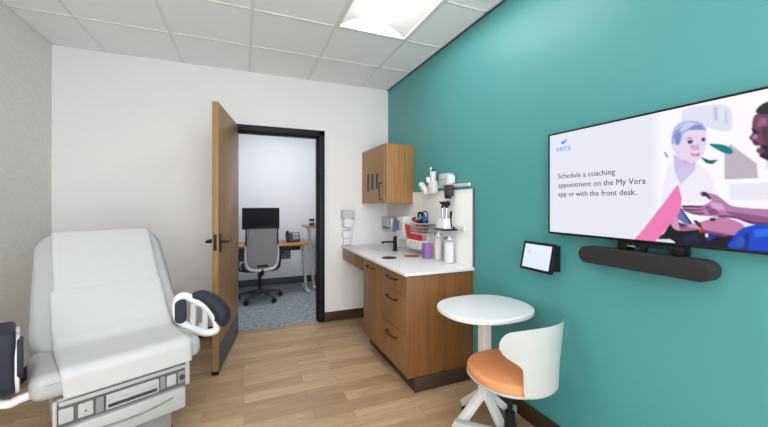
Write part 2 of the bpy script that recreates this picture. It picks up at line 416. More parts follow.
# ================================================================ EXAM TABLE
ET = thing('exam_table', 'pale grey powered exam table with raised back and white paper', 'exam table', (-.540, 2.083, 0), R(24.5))
bm = new()                     # seat cushion: rounded front nose
slab(bm, rrect(.70, .42, .05, 6, 0, .21), .472, .585, .045, 6, r0=.035); seat = obj('seat_cushion', bm, 'vinyl', ET)
bm = new(); tube(bm, [(-.352, .05, .54), (-.352, .37, .54)], .0016, 6); tube(bm, [(-.30, -.0, .545), (.30, -.0, .545)], .0016, 6); obj('seam', bm, 'vseam', seat)
BA = math.atan2(.60, .52)      # backrest: local frame, x across, y up the back
BM = Matrix.Translation((0, .36, .545)) @ Matrix.Rotation(BA, 4, 'X')
bm = new()
o1 = []
for x, y in rrect(.70, .80, .12, 8, 0, .40):
    x *= 1 - .10 * max(0, y / .8) ** 1.5
    o1.append((x, y))
slab(bm, o1, -.045, .035, .03, 5, mx=BM); back = obj('backrest', bm, 'vinyl', ET)
bm = new(); slab(bm, offs(o1, .03), -.075, -.045, .004, 3, mx=BM); obj('backrest_shell', bm, 'shell2', ET, label='mid grey plastic shell behind the backrest')
bm = new(); tube(bm, [BM @ Vector((x, y, .012)) for x, y in offs(o1, -.0008)], .002, 6, closed=True); obj('piping', bm, 'vseam', back)
bm = new()                     # padded wedge beside the joint of seat and back
tube(bm, [(-.335, .4, .525), (.335, .4, .525)], .045, 16); obj('hinge_roll', bm, 'vinyl', ET)
# chassis
bm = new(); box(bm, -.275, .275, .03, .95, .325, .455, .008); obj('chassis', bm, 'shell', ET)
bm = new(); box(bm, -.276, -.262, .012, .06, .30, .455, .002); obj('corner_post', bm, 'shell', ET); bm = new(); box(bm, .262, .285, .012, .06, .325, .455, .004); obj('corner_post', bm, 'shell', ET)
bm = new(); box(bm, -.255, .262, .012, .03, .425, .445, .003); obj('pad_rail', bm, 'shell', ET)
bm = new(); box(bm, -.26, .262, .022, .032, .33, .425); obj('fascia', bm, 'fascia', ET, label='dark grey recessed fascia under the seat')
def fpanel(name, x0, x1, z0, z1, m, y=.012, r=.006, label=None, d=.012):
    bm = new(); slab(bm, rrect(x1 - x0, z1 - z0, r, 4, (x0 + x1) / 2, (z0 + z1) / 2), 0, d, .003, 3, mx=Matrix.Translation((0, y + d, 0)) @ Matrix.Rotation(PI / 2, 4, 'X'))
    return obj(name, bm, m, ET, label=label)
fpanel('side_cover', -.257, -.205, .345, .412, 'shell')
st = fpanel('stirrup_door', -.19, -.135, .345, .410, 'shell')
bm = new(); lathe(bm, [(.004, 0), (.004, .004)], (0, 0, 0), 10, mx=Matrix.Translation((-.163, .013, .372)) @ Matrix.Rotation(PI / 2, 4, 'X')); obj('door_pin', bm, 'shell3', st)
fpanel('filler_panel', -.126, -.095, .340, .414, 'shell2')
dr = fpanel('pan_drawer', -.088, .135, .340, .414, 'shell', y=.008)
bm = new(); box(bm, -.08, .125, .0065, .0085, .350, .366, 0); obj('finger_recess', bm, 'shell3', dr)
bm = new(); box(bm, -.085, .13, -.004, .010, .372, .388, .003); obj('pull_lip', bm, 'shell', dr)
fpanel('filler_panel', .14, .165, .345, .414, 'shell2')
fpanel('stirrup_door', .172, .218, .348, .408, 'shell')
kn = fpanel('socket_plate', .225, .262, .345, .415, 'shell2', y=.010)
bm = new(); lathe(bm, [(.014, 0), (.014, .008), (.009, .010)], (0, 0, 0), 18, mx=Matrix.Translation((.244, .012, .38)) @ Matrix.Rotation(PI / 2, 4, 'X')); obj('socket', bm, 'shell3', kn)
bm = new()                     # big lower drawer with a scooped curved handle
box(bm, -.262, .262, .004, .60, .205, .322, .008); ld = obj('lower_drawer', bm, 'shell', ET)
bm = new()
tube(bm, [(-.20, .004, .285), (-.1, .002, .268), (0, .001, .262), (.1, .002, .268), (.20, .004, .285)], .006, 8, 5, flat=(1, .6)); obj('scoop_handle', bm, 'shell2', ld)
bm = new(); box(bm, -.22, .20, .03, .85, .095, .20, .01); obj('lower_base', bm, 'shell2', ET)
bm = new(); box(bm, -.24, .22, .05, .95, 0, .09, .01); obj('floor_plinth', bm, 'blackp', ET)
bm = new(); box(bm, -.2, .2, .5, 1.0, .2, .33, .01); box(bm, -.16, .16, .45, .7, .45, .53, .01); obj('lift_column', bm, 'shell2', ET)
bm = new(); bar(bm, (-.2, .4, .47), BM @ Vector((-.2, .62, -.08)), .03, .03); bar(bm, (.2, .4, .47), BM @ Vector((.2, .62, -.08)), .03, .03); obj('back_support', bm, 'shell3', ET)

# arm supports
def arm_support(parent, mx, side):
    """ring frame in the local xz plane; side=-1 mirrors"""
    k = .00089
    def q(x, y, d=0): return mx @ Vector((side * (x - 200) * k, d, (230 - y) * k))
    bm = new()
    ring = [q(80, 150), q(94, 112), q(132, 104), q(185, 138), q(250, 185), q(300, 250), q(328, 330), q(322, 378), q(265, 386), q(190, 350), q(122, 298), q(84, 240)]
    tube(bm, ring, .022, 14, 5, closed=True, flat=(1.3, 1.05), up=mx.to_3x3() @ Vector((0, 1, 0)))
    fr = obj('arm_frame', bm, 'white', parent)
    bm = new(); tube(bm, [q(182, 140), q(178, 345)], .017, 10, flat=(.5, 1), up=mx.to_3x3() @ Vector((0, 1, 0))); tube(bm, [q(256, 185), q(254, 375)], .017, 10, flat=(.5, 1), up=mx.to_3x3() @ Vector((0, 1, 0))); obj('cross_bar', bm, 'greyplas', fr)
    bm = new()
    tube(bm, [q(178, 112), q(232, 112), q(284, 145), q(328, 195), q(364, 255), q(360, 312), q(345, 335)], [.020, .034, .042, .047, .052, .048, .028], 18, 5, flat=(1.25, 1), up=mx.to_3x3() @ Vector((0, 1, 0)))
    obj('arm_pad', bm, 'armpad', parent, label='charcoal padded armrest')
    bm = new(); mm = mx @ Matrix.Translation((side * (106 - 200) * k, -.012, (230 - 203) * k)) @ Matrix.Rotation(PI / 2, 4, 'X')
    slab(bm, rrect(.062, .145, .028, 6), -.012, .022, .008, 4, mx=mm); obj('hand_pad', bm, 'armpad', parent, label='small charcoal pad at the end of the arm frame')
MR = Matrix.Translation((.385, .215, .663)) @ Matrix.Rotation(R(-22.5 + 2), 4, 'Z')
arm_support(ET, MR, 1)
bm = new(); tube(bm, [(.18, .30, .50), (.36, .28, .505), (.42, .25, .515), (.425, .23, .545)], .017, 12, 5); obj('arm_tube', bm, 'shell', ET)
bm = new(); lathe(bm, [(.022, 0), (.026, .01), (.026, .05), (.02, .06)], (.425, .228, .525), 18); obj('arm_swivel', bm, 'shell', ET)
ML = Matrix.Translation((-.468, .15, .682)) @ Matrix.Rotation(R(104), 4, 'Z')
bm = new(); YZ = Matrix(((0, 0, 1, 0), (1, 0, 0, 0), (0, 1, 0, 0), (0, 0, 0, 1)))
slab(bm, rrect(.25, .30, .07, 6, .17, .655), -.510, -.388, .022, 5, mx=YZ); obj('arm_pad', bm, 'armpad', ET, label='charcoal padded armrest')
bm = new(); tube(bm, [(-.385, y, z) for y, z in rrect(.23, .26, .08, 5, .175, .640)], .008, 10, closed=True); fr_ = obj('arm_frame', bm, 'white', ET)
bm = new(); tube(bm, [(-.385, .12, .51), (-.385, .12, .79)], .010, 8); obj('cross_bar', bm, 'greyplas', fr_)
bm = new(); slab(bm, rrect(.12, .17, .04, 6, .10, .67), -.385, -.365, .006, 4, mx=YZ); obj('hand_pad', bm, 'armpad', ET, label='small charcoal pad inside the arm frame')
bm = new(); tube(bm, [(-.20, .12, .49), (-.36, .10, .485), (-.41, .10, .475), (-.46, .12, .49)], .019, 12, 5); obj('arm_tube', bm, 'white', ET)
bm = new(); lathe(bm, [(.022, 0), (.026, .01), (.026, .04), (.02, .05)], (-.455, .12, .48), 18); obj('arm_swivel', bm, 'greyplas', ET)

# exam paper, draped: profile of (y, z) points with widths
def sheet(name, prof, wl, wr, label, wav=.0015, th=.0012):
    bm = new(); n = 24; P = smooth_path([(0, y, z) for y, z in prof], 6); m = len(P)
    grid = []
    for i, p in enumerate(P):
        f = i / (m - 1); a = np.interp(f, np.linspace(0, 1, len(wl)), wl); b = np.interp(f, np.linspace(0, 1, len(wr)), wr)
        t = (P[min(i + 1, m - 1)] - P[max(i - 1, 0)]).normalized(); nn = Vector((0, -t.z, t.y)); 
        if nn.z < 0 and abs(nn.z) > .2: nn = -nn
        grid.append([bm.verts.new(Vector((a + (b - a) * j / n, p.y, p.z)) + nn * (wav * math.sin(j * 1.3 + i * .35) * math.sin(i * .21 + j * .4))) for j in range(n + 1)])
    for i in range(m - 1):
        for j in range(n):
            f = bm.faces.new((grid[i][j], grid[i][j + 1], grid[i + 1][j + 1], grid[i + 1][j])); f.smooth = True
    o = obj(name, bm, 'paper'); o.location = ET.location; o.rotation_euler = ET.rotation_euler
    md = o.modifiers.new('thick', 'SOLIDIFY'); md.thickness = th; md.offset = 0
    return tag(o, label, 'exam paper', 'paper sheets on the exam table')
def bp(y, z): v = BM @ Vector((0, y, z)); return (v.y, v.z)
sheet('exam_paper', [bp(.74, -.05), bp(.80, -.03), bp(.813, 0), bp(.80, .034), bp(.76, .0415), bp(.6, .0415), bp(.4, .0415), bp(.3, .0415)],
      [-.237, -.25], [.255, .275], 'white exam paper covering the upper part of the raised table back')
sheet('exam_paper', [bp(.37, .046), bp(.34, .047), bp(.25, .047), bp(.12, .049), bp(.07, .06), (.31, .602), (.22, .594), (.1, .594), (.045, .5935), (.012, .583), (-.007, .56), (-.010, .53), (-.010, .495), (-.011, .466)],
      [-.262, -.262, -.26, -.255, -.248, -.240], [.275, .28, .285, .29, .29, .29], 'white exam paper sheet running over the seat and hanging down the front edge', wav=.0012)

# ================================================================ CASEWORK
CX = 1.065                     # cabinet front plane
def pull(parent, p, length, vertical=False, nx=-1):
    """bow handle standing off a front at x = p.x"""
    x, y, z = p; bm = new(); h = length / 2
    e = (lambda s: (x, y, z + s)) if vertical else (lambda s: (x, y + s, z))
    a = Vector(e(-h)); b = Vector(e(h)); o = Vector((-.028, 0, 0))
    tube(bm, [a, a + o * .8, a + o + (b - a) * .05, (a + b) / 2 + o * 1.15, b + o - (b - a) * .05, b + o * .8, b], .0055, 8, 5)
    return obj('handle', bm, 'black', parent)
def front(name, y0, y1, z0, z1, m='cab', parent=None, x=CX, t=.019):
    bm = new(); box(bm, x, x + t, y0 + .0015, y1 - .0015, z0 + .0015, z1 - .0015, .0012); return obj(name, bm, m, parent)
BC = thing('base_cabinet', 'brown wood base cabinet with three drawers and one door under the white counter', 'cabinet', (0, 0, 0))
bm = new(); box(bm, CX + .019, XR - .001, 2.178, 3.095, .115, .837); obj('carcass', bm, 'cab', BC)
bm = new(); box(bm, CX + .004, XR - .001, 2.16, 2.178, .105, .837, .001); obj('end_panel', bm, 'cabside', BC, label='darker finely grained end panel')
d = front('door', 2.618, 3.095, .118, .835, parent=BC); pull(d, (CX, 2.87, .778), .17)
for z0, z1, hz in ((.682, .835, .782), (.406, .680, .628), (.118, .404, .345)):
    d = front('drawer', 2.166, 2.616, z0, z1, parent=BC); pull(d, (CX, 2.40, hz), .17)
bm = new(); box(bm, 1.13, 1.135, 2.172, 3.09, 0, .115); box(bm, 1.125, XR - .013, 2.150, 2.162, 0, .105, .002); box(bm, 1.135, XR - .01, 2.162, 3.09, 0, .112); obj('toe_kick', bm, 'basebd', BC)
bm = new(); box(bm, CX, CX + .019, 3.097, YB - .001, .70, .835, .001); box(bm, CX + .019, CX + .04, 3.097, YB - .001, .80, .835); tag(obj('counter_apron', bm, 'cab'), 'wood apron under the far end of the white counter', 'apron')
WT = thing('worktop', 'white solid surface counter on the wood base cabinet', 'counter', (0, 0, 0))
bm = new(); box(bm, 1.045, XR - .001, 2.14, YB - .001, .838, .860, .002); obj('counter_slab', bm, 'counter', WT)
for x, y, ra, ma, mb, lb in ((1.212, 2.812, .052, 'blackp', 'blackp', 'round black waste opening in the counter'), (1.445, 2.822, .056, 'darkred', 'darkred', 'round red waste opening in the counter')):
    bm = new(); lathe(bm, [(ra * 1.35, 0), (ra * 1.35, .0025), (ra * 1.25, .004), (ra * 1.1, .003), (ra, .0015)], (x, y, .860), 40); o = obj('waste_ring', bm, ma, WT, label=lb)
bm = new(); lathe(bm, [(.024, 0), (.024, .0015), (.018, .002), (.014, .0008)], (1.302, 3.32, .860), 24); obj('drain', bm, 'steel', WT, label='small steel drain')
# white splash panel on the teal wall
SP = thing('splash_panel', 'white panel on the teal wall behind the counter', 'wall panel', (0, 0, 0))
bm = new(); box(bm, XR - .013, XR - .001, 2.15, YB - .001, .861, 1.465, .001); obj('panel', bm, 'panel', SP)
bm = new(); box(bm, XR - .015, XR - .001, 2.138, 2.150, .861, 1.467); obj('edge_trim', bm, 'edge', SP, label='grey trim down the near edge')
PX = XR - .013
# upper cabinet
UC = thing('wall_cabinet', 'light brown wood wall cabinet with three slots and black handle', 'cabinet', (0, 0, 0))
UY0, UY1, UZ0, UZ1, UX = 3.154, YB - .001, 1.350, 1.957, 1.303
bm = new(); box(bm, UX + .02, XR - .001, UY0, UY1, UZ0, UZ1, .001); obj('carcass', bm, 'cabtop', UC)
bm = new(); box(bm, UX + .014, UX + .021, UY0 + .001, UY1 - .001, UZ0 + .001, UZ1 - .001); obj('reveal', bm, 'black', UC)  # black sheet standing in for the shade behind the door and its slots
bm = new()                     # door with three slots cut through
ysl = [(3.62, .011, 1.483, 1.684), (3.488, .011, 1.496, 1.675), (3.348, .011, 1.507, 1.667)]
cuts = sorted([UY0 + .003] + [v for y, h, a, b in ysl for v in (y - .033, y + .033)] + [UY1 - .003])
def slot_at(y):
    for c, h, a, b in ysl:
        if abs(y - c) < .02: return a, b
    return None
for a, b in zip(cuts, cuts[1:]):
    s = slot_at((a + b) / 2)
    if s is None: box(bm, UX, UX + .014, a, b, UZ0 + .002, UZ1 - .002)
    else: box(bm, UX, UX + .014, a, b, UZ0 + .002, s[0]); box(bm, UX, UX + .014, a, b, s[1], UZ1 - .002)
d = obj('door', bm, 'cabtop', UC)
for c, h, a, b in ysl:
    bm = new(); slab(bm, rrect(.066, b - a + .004, .025, 5), 0, .002, mx=Matrix.Translation((UX + .001, c, (a + b) / 2)) @ Matrix(((0, 0, -1, 0), (-1, 0, 0, 0), (0, 1, 0, 0), (0, 0, 0, 1)))); obj('slot_shade', bm, 'black', d)  # black plates at the door face paint the darkness inside the slots
pull(d, (UX, 3.205, 1.475), .17, True)

# faucet
FA = thing('faucet', 'matte black square faucet on the white counter', 'faucet', (1.452, 3.215, .860))
bm = new(); slab(bm, rrect(.05, .05, .006), 0, .006, .002); obj('base_plate', bm, 'black', FA)
bm = new(); slab(bm, rrect(.034, .034, .006), .006, .145, .003); obj('body', bm, 'black', FA)
bm = new(); box(bm, -.15, -.017, -.012, .012, .085, .103, .003); box(bm, -.148, -.128, -.010, .010, .078, .086); obj('spout', bm, 'black', FA)
bm = new(); box(bm, -.006, .03, -.008, .008, .145, .152, .002); obj('lever', bm, 'black', FA)

# dispensers on the back wall
SD = thing('soap_dispenser', 'white soap dispenser on the white back wall left of the counter end', 'dispenser', (1.115, YB, 1.05))
bm = new(); slab(bm, rrect(.15, .10, .014), 0, .085, .012, mx=Matrix.Translation((0, 0, .175)) @ Matrix.Rotation(PI / 2, 4, 'X')); obj('housing', bm, 'greyplas', SD)
bm = new(); slab(bm, rrect(.125, .105, .03), 0, .10, .02, mx=Matrix.Translation((0, 0, .075)) @ Matrix.Rotation(PI / 2, 4, 'X')); obj('push_cover', bm, 'white', SD)
bm = new(); lathe(bm, [(.01, 0), (.014, .03)], (0, -.07, .0), 14); obj('nozzle', bm, 'white', SD)
SD2 = thing('cup_dispenser', 'small white dispenser below the soap dispenser, just above the counter', 'dispenser', (1.11, YB, .875))
bm = new(); slab(bm, rrect(.115, .09, .02), 0, .07, .014, mx=Matrix.Translation((0, 0, .115)) @ Matrix.Rotation(PI / 2, 4, 'X')); obj('housing', bm, 'white', SD2)
bm = new(); slab(bm, rrect(.085, .075, .01), 0, .045, .008, mx=Matrix.Translation((0, 0, .035)) @ Matrix.Rotation(PI / 2, 4, 'X')); obj('tray', bm, 'white', SD2)

# steel towel dispenser on the panel under the wall cabinet
PT = thing('towel_dispenser', 'brushed steel paper towel dispenser under the wall cabinet', 'dispenser', (PX, 3.62, 1.05))
bm = new(); box(bm, -.10, 0, -.14, .14, -.01, .14, .006); obj('housing', bm, 'steel', PT)
bm = new(); box(bm, -.102, -.095, -.1, .1, .01, .03, .002); obj('slot', bm, 'shell3', PT)
bm = new(); box(bm, -.09, -.02, -.09, .09, -.03, -.008, .002); obj('towel', bm, 'paper', PT)

# sharps container in its wall bracket, glove box beside
SH = thing('sharps_container', 'red sharps container with white lid held on the white panel', 'sharps container', (PX, 2.975, .94))
bm = new()
sx = lambda z, a, b, y0, y1: [Vector(p) for p in ((a, y0, z), (b, y0, z), (b, y1, z), (a, y1, z))]
loft(bm, [sx(.045, -.085, -.02, -.135, .135), sx(.20, -.11, -.015, -.15, .15)]); bmesh.ops.bevel(bm, geom=list(bm.edges), offset=.006, segments=2, affect='EDGES'); obj('container', bm, 'red', SH)
bm = new(); box(bm, -.115, -.01, -.14, .14, .20, .225, .005); loft(bm, [sx(.225, -.10, -.015, -.12, .12), sx(.275, -.05, -.02, -.09, .10)]); obj('lid', bm, 'white', SH)
bm = new(); box(bm, -.10, 0, -.14, .14, -.03, .055, .006); box(bm, -.012, 0, -.15, .15, -.03, .26, .003); obj('wall_bracket', bm, 'panel', SH)
for y in (-.06, .02):
    bm = new(); lathe(bm, [(.007, 0), (.007, .003)], (0, 0, 0), 12, mx=Matrix.Translation((-.101, y, .03)) @ Matrix.Rotation(-PI / 2, 4, 'Y')); obj('bracket_key', bm, 'shell3', SH)
GB = thing('glove_box', 'white box with a blue label beside the red sharps container', 'box', (PX, 3.31, .975))
bm = new(); box(bm, -.085, 0, -.10, .06, 0, .235, .003); obj('carton', bm, 'white', GB)
bm = new(); box(bm, -.0862, -.0848, -.01, .055, .085, .195); obj('front_label', bm, 'lblue', GB, label='blue label')
bm = new(); box(bm, -.0866, -.085, -.07, -.02, .09, .18); obj('opening', bm, 'paper', GB)

# rails with their holders
def rail(z, y0, y1, label):
    bm = new(); t = thing('equipment_rail', label, 'rail', (PX, y0, z), 0, 'steel equipment rails'); L = y1 - y0
    box(bm, -.022, -.010, 0, L, -.013, .013, .003); obj('bar', bm, 'greyplas', t)
    for y in (.04, L - .06):
        bm = new(); box(bm, -.011, .0 if z < 1.4 else .012, y, y + .025, -.008, .008); obj('bracket', bm, 'steel', t)
    bm = new(); box(bm, -.024, -.008, -.006, .0, -.015, .015, .002); obj('end_cap', bm, 'white', t)
rail(1.500, 2.17, 2.95, 'upper steel rail on the teal wall above the white panel')
rail(1.150, 2.235, 2.98, 'lower steel rail on the white panel behind the basket')
RXF = PX - .023
# white box on the upper rail
bmx = new(); WB = thing('wall_transformer', 'white box mounted on the upper rail', 'device', (RXF, 2.435, 1.505))
box(bmx, -.065, 0, -.065, .065, 0, .098, .006); obj('housing', bmx, 'greyplas', WB)
bm = new(); box(bm, -.067, -.064, -.062, .062, .048, .052); obj('seam', bm, 'shell2', WB)
bm = new(); box(bm, -.05, .01, -.066, -.0645, .02, .08, .0005); obj('side_cover', bm, 'white', WB)
HG = thing('instrument_cradle', 'dark grey cradle hanging under the white box on the upper rail', 'device', (RXF, 2.405, 1.392))
bm = new(); box(bm, -.05, -.002, -.04, .04, .02, .110, .006); obj('body', bm, 'shell3', HG)
for y in (-.025, 0, .025):
    bm = new(); box(bm, -.046, -.02, y - .008, y + .008, 0, .022, .003); obj('prong', bm, 'blackp', HG)
# thermometer group
TH = thing('thermometer', 'white thermometer unit with blue probe on the upper rail', 'thermometer', (RXF, 2.66, 1.455))
bm = new(); box(bm, -.055, 0, -.05, .045, -.01, .10, .012); obj('housing', bm, 'white', TH)
bm = new(); box(bm, -.05, -.01, -.03, .02, .095, .185, .01); obj('display_head', bm, 'white', TH)
bm = new(); tube(bm, [(-.03, -.005, .14), (-.035, -.012, .20)], .009, 10); tube(bm, [(-.035, -.04, .20), (-.035, .01, .195)], .007, 8); obj('probe', bm, 'blue', TH, label='blue probe')
bm = new(); tube(bm, [(-.03, .028, .10), (-.03, .03, .225)], .008, 10); obj('probe_cover_tube', bm, 'white', TH)
bm = new(); tube(bm, [(-.052, .035, .09), (-.056, .04, .135)], .018, 14, flat=(1, .6)); obj('sensor_head', bm, 'white', TH)
bm = new(); box(bm, -.068, -.06, .03, .05, .105, .125, .003); obj('sensor_lens', bm, 'crimson', TH)
SN = thing('handheld_scanner', 'white handheld scanner tilted out at the left end of the upper rail', 'device', (RXF - .01, 2.815, 1.50))
bm = new(); mm = Matrix.Translation((-.03, 0, 0)) @ Matrix.Rotation(R(35), 4, 'X') @ Matrix.Rotation(R(-15), 4, 'Y')
slab(bm, rrect(.05, .13, .015), -.03, .025, .01, mx=mm); obj('body', bm, 'white', SN)
bm = new(); slab(bm, rrect(.014, .02, .006), 0, .004, .001, mx=mm @ Matrix.Translation((-.026, .02, 0)) @ Matrix.Rotation(-PI / 2, 4, 'Y')); obj('button', bm, 'shell3', SN)
bm = new(); box(bm, -.03, .01, -.07, 0, -.06, .0, .004); obj('holder', bm, 'white', SN)

# wire basket with coiled gear
BX0, BX1, BY0, BY1, BZ0, BZ1 = 1.455, 1.600, 2.665, 2.87, 1.075, 1.168
WBK = thing('wire_basket', 'steel wire basket hooked on the lower rail', 'basket', (0, 0, 0))
bm = new()
def rect(z, i=0): return [(BX0 + i, BY0 + i, z), (BX1 - i, BY0 + i, z), (BX1 - i, BY1 - i, z), (BX0 + i, BY1 - i, z)]
for z in (BZ0, BZ0 + .03, BZ0 + .06, BZ1):
    c = rect(z)
    for a, b in zip(c, c[1:] + c[:1]): tube(bm, [a, b], .0036 if z in (BZ0, BZ1) else .002, 6)
obj('rim_wires', bm, 'greyplas', WBK)
bm = new()
for i in range(15):
    y = BY0 + (BY1 - BY0) * i / 14; tube(bm, [(BX0, y, BZ1), (BX0, y, BZ0), (BX1, y, BZ0), (BX1, y, BZ1)], .0016, 5)
for i in range(1, 10):
    x = BX0 + (BX1 - BX0) * i / 10; tube(bm, [(x, BY0, BZ1), (x, BY0, BZ0), (x, BY1, BZ0), (x, BY1, BZ1)], .0016, 5)
obj('wire_grid', bm, 'shell2', WBK)
def lump(bm, c, s, seed, seg=14, amp=.25):
    rnd = random.Random(seed); r = bmesh.ops.create_icosphere(bm, subdivisions=3, radius=1)
    ph = [rnd.uniform(0, 6) for _ in range(6)]
    for v in r['verts']:
        p = v.co.copy(); f = 1 + amp * (math.sin(3 * p.x + ph[0]) * math.sin(4 * p.y + ph[1]) + .6 * math.sin(5 * p.z + ph[2] + 3 * p.x))
        v.co = Vector((c[0] + p.x * s[0] * f, c[1] + p.y * s[1] * f, c[2] + p.z * s[2] * f))
    for v in r['verts']:
        for f in v.link_faces: f.smooth = True
bm = new(); lump(bm, (1.525, 2.815, 1.172), (.045, .042, .034), 2); tube(bm, [(1.50, 2.85, 1.18), (1.48, 2.87, 1.20), (1.49, 2.83, 1.215)], .012, 8, 4)
tag(obj('crimson_cuff', bm, 'crimson'), 'crimson blood pressure cuff at the left of the wire basket', 'cuff', 'cuffs in the wire basket')
bm = new(); lump(bm, (1.525, 2.745, 1.185), (.048, .032, .042), 5); tube(bm, [(1.51, 2.80, 1.20), (1.50, 2.79, 1.245), (1.51, 2.75, 1.265), (1.52, 2.72, 1.24), (1.5, 2.74, 1.22)], .010, 8, 5); tag(obj('black_cuff', bm, 'blackp'), 'black blood pressure cuff in the middle of the wire basket', 'cuff', 'cuffs in the wire basket')
bm = new(); tube(bm, [(1.50, 2.70, 1.17), (1.50, 2.74, 1.235), (1.51, 2.71, 1.275), (1.52, 2.675, 1.275), (1.52, 2.655, 1.235), (1.52, 2.67, 1.19)], .0055, 8, 6); tube(bm, [(1.52, 2.78, 1.19), (1.50, 2.80, 1.25), (1.51, 2.77, 1.27), (1.52, 2.73, 1.21)], .0055, 8, 6)
tag(obj('stethoscope_tubing', bm, 'blackp'), 'looped black stethoscope tubing standing up out of the wire basket', 'stethoscope')
bm = new(); lump(bm, (1.50, 2.735, 1.222), (.022, .026, .012), 8); lump(bm, (1.485, 2.76, 1.208), (.015, .02, .01), 11); tag(obj('green_bulb', bm, 'green'), 'green inflation bulb on top of the wire basket', 'bulb')
bm = new(); lump(bm, (1.505, 2.682, 1.215), (.022, .024, .028), 9); tag(obj('blue_cuff', bm, 'blue'), 'blue rolled cuff at the right of the wire basket', 'cuff', 'cuffs in the wire basket')
bm = new(); lump(bm, (1.53, 2.715, 1.125), (.035, .03, .03), 12); tag(obj('grey_cuff', bm, 'armpad'), 'dark grey cuff low in the wire basket', 'cuff', 'cuffs in the wire basket')

# otoscope station
OT = thing('otoscope_station', 'white charging base holding two diagnostic handles on a black tray on the lower rail', 'otoscope set', (1.555, 2.41, 1.13))
bm = new(); slab(bm, rrect(.14, .175, .025), 0, .014, .005); box(bm, .03, .065, -.05, .05, .0, .03); obj('tray', bm, 'blackp', OT)
bm = new()
loft(bm, [[Vector((x, y, z)) for x, y in rrect(a, b, .02, 5, -.005, .01)] for a, b, z in ((.10, .125, .014), (.10, .125, .03), (.085, .105, .085), (.07, .09, .097))]); obj('charging_base', bm, 'white', OT)
for y, hy, hd in ((.055, .0, .018), (-.005, .0, .024)):
    bm = new(); lathe(bm, [(.011, .095), (.013, .12), (.013, .165), (.010, .185)], (.0, y, 0), 14); h = obj('handle', bm, 'chrome', OT)
    bm = new(); lathe(bm, [(.009, .183), (.013, .19), (.015, .2)], (.0, y, 0), 14)
    lathe(bm, [(.004, -.035), (.010, -.015), (hd, 0), (hd, .02), (hd * .6, .028)], (0, y, .222), 16, mx=Matrix.Rotation(PI / 2 + .4, 4, 'Y')); obj('head', bm, 'black', h)
bm = new(); tube(bm, [(.02, -.035, .10), (.01, -.05, .15), (.0, -.08, .145), (-.01, -.085, .08), (.01, -.075, .02)], .006, 8, 6); obj('coiled_cord', bm, 'black', OT)
bm = new(); tube(bm, [(.045, -.0, .21), (.03, -.015, .23), (.04, .0, .25)], .004, 6, 4); tube(bm, [(.04, .03, .20), (.05, .02, .26)], .003, 6); obj('supply_cord', bm, 'greyplas', OT)

# canisters
def canister(x, y, r, h, fill, fm, label, lid='chrome', square=False):
    t = thing('canister', label, 'canister', (x, y, .8605), 0, 'canisters on the white counter')
    bm = new()
    if square:
        o = rrect(2 * r, 2 * r, .012); slab(bm, o, 0, h, .003)
    else: lathe(bm, [(r * .96, 0), (r, .006), (r, h), (r * .97, h + .002)], (0, 0, 0), 28)
    obj('glass', bm, 'clear', t)
    bm = new()
    if square: slab(bm, rrect(2 * r - .006, 2 * r - .006, .01), .004, fill, .004)
    else: lathe(bm, [(r * .9, .004), (r * .93, .02), (r * .92, fill - .008), (r * .8, fill)], (0, 0, 0), 24)
    obj('contents', bm, fm, t)
    bm = new()
    if square: slab(bm, rrect(2 * r + .004, 2 * r + .004, .012), h, h + .012, .003)
    else: lathe(bm, [(r * 1.04, h), (r * 1.06, h + .004), (r * 1.06, h + .016), (r * .98, h + .02), (.012, h + .021), (.012, h + .03), (.006, h + .034)], (0, 0, 0), 28)
    obj('lid', bm, lid, t)
canister(1.515, 2.655, .040, .205, .135, 'purple', 'square clear canister of purple packets on the counter', 'clear', True)
canister(1.558, 2.535, .034, .212, .19, 'cotton', 'slim round glass jar beside the purple packets on the counter')
canister(1.560, 2.375, .042, .195, .175, 'cotton', 'wide round glass jar of white cotton nearest the end of the counter')

# ================================================================ TABLE AND SWIVEL CHAIR
RT = thing('side_table', 'round white pedestal table against the teal wall', 'table', (1.335, 1.650, 0))
bm = new(); o = []
for i in range(72):
    a = 2 * PI * i / 72; n = 2.3; c, s = math.cos(a), math.sin(a); rr = (abs(c) ** n + abs(s) ** n) ** (-1 / n)
    o.append((.283 * rr * c, .242 * rr * s))
slab(bm, o, .711, .74, .009, 5); obj('tabletop', bm, 'tabletop', RT)
bm = new(); slab(bm, rrect(.16, .16, .01), .704, .714, .002); obj('mounting_plate', bm, 'white', RT)
bm = new(); slab(bm, rrect(.058, .058, .006), .20, .704, .002, mx=Matrix.Rotation(0, 4, 'Z')); obj('column', bm, 'white', RT)
for k in range(4):
    a = PI / 2 * k; dx, dy = math.cos(a), math.sin(a)
    bm = new(); bar(bm, (0, 0, .235), (dx * .21, dy * .21, .045), .045, .04, .004)
    lg = obj('leg', bm, 'white', RT)
    bm = new(); lathe(bm, [(.016, 0), (.018, .004), (.018, .012), (.009, .03)], (dx * .20, dy * .20, 0), 16); obj('foot_glide', bm, 'blackp', lg)

SCX, SCY = 1.313, 1.416
SW = thing('swivel_chair', 'white shell swivel chair with orange seat pad at the round table', 'chair', (SCX, SCY, 0))
def disc(r, n=2.25): 
    o = []
    for i in range(64):
        a = 2 * PI * i / 64; c, s = math.cos(a), math.sin(a); rr = (abs(c) ** n + abs(s) ** n) ** (-1 / n); o.append((r * rr * c, r * rr * s))
    return o
bm = new(); slab(bm, disc(.215), .446, .49, .020, 6, r0=.01); obj('seat', bm, 'orange', SW)
bm = new(); slab(bm, disc(.218), .430, .447, .004, 4, r0=.013); slab(bm, rrect(.2, .2, .03), .395, .431, .003); obj('seat_pan', bm, 'offwhite', SW)
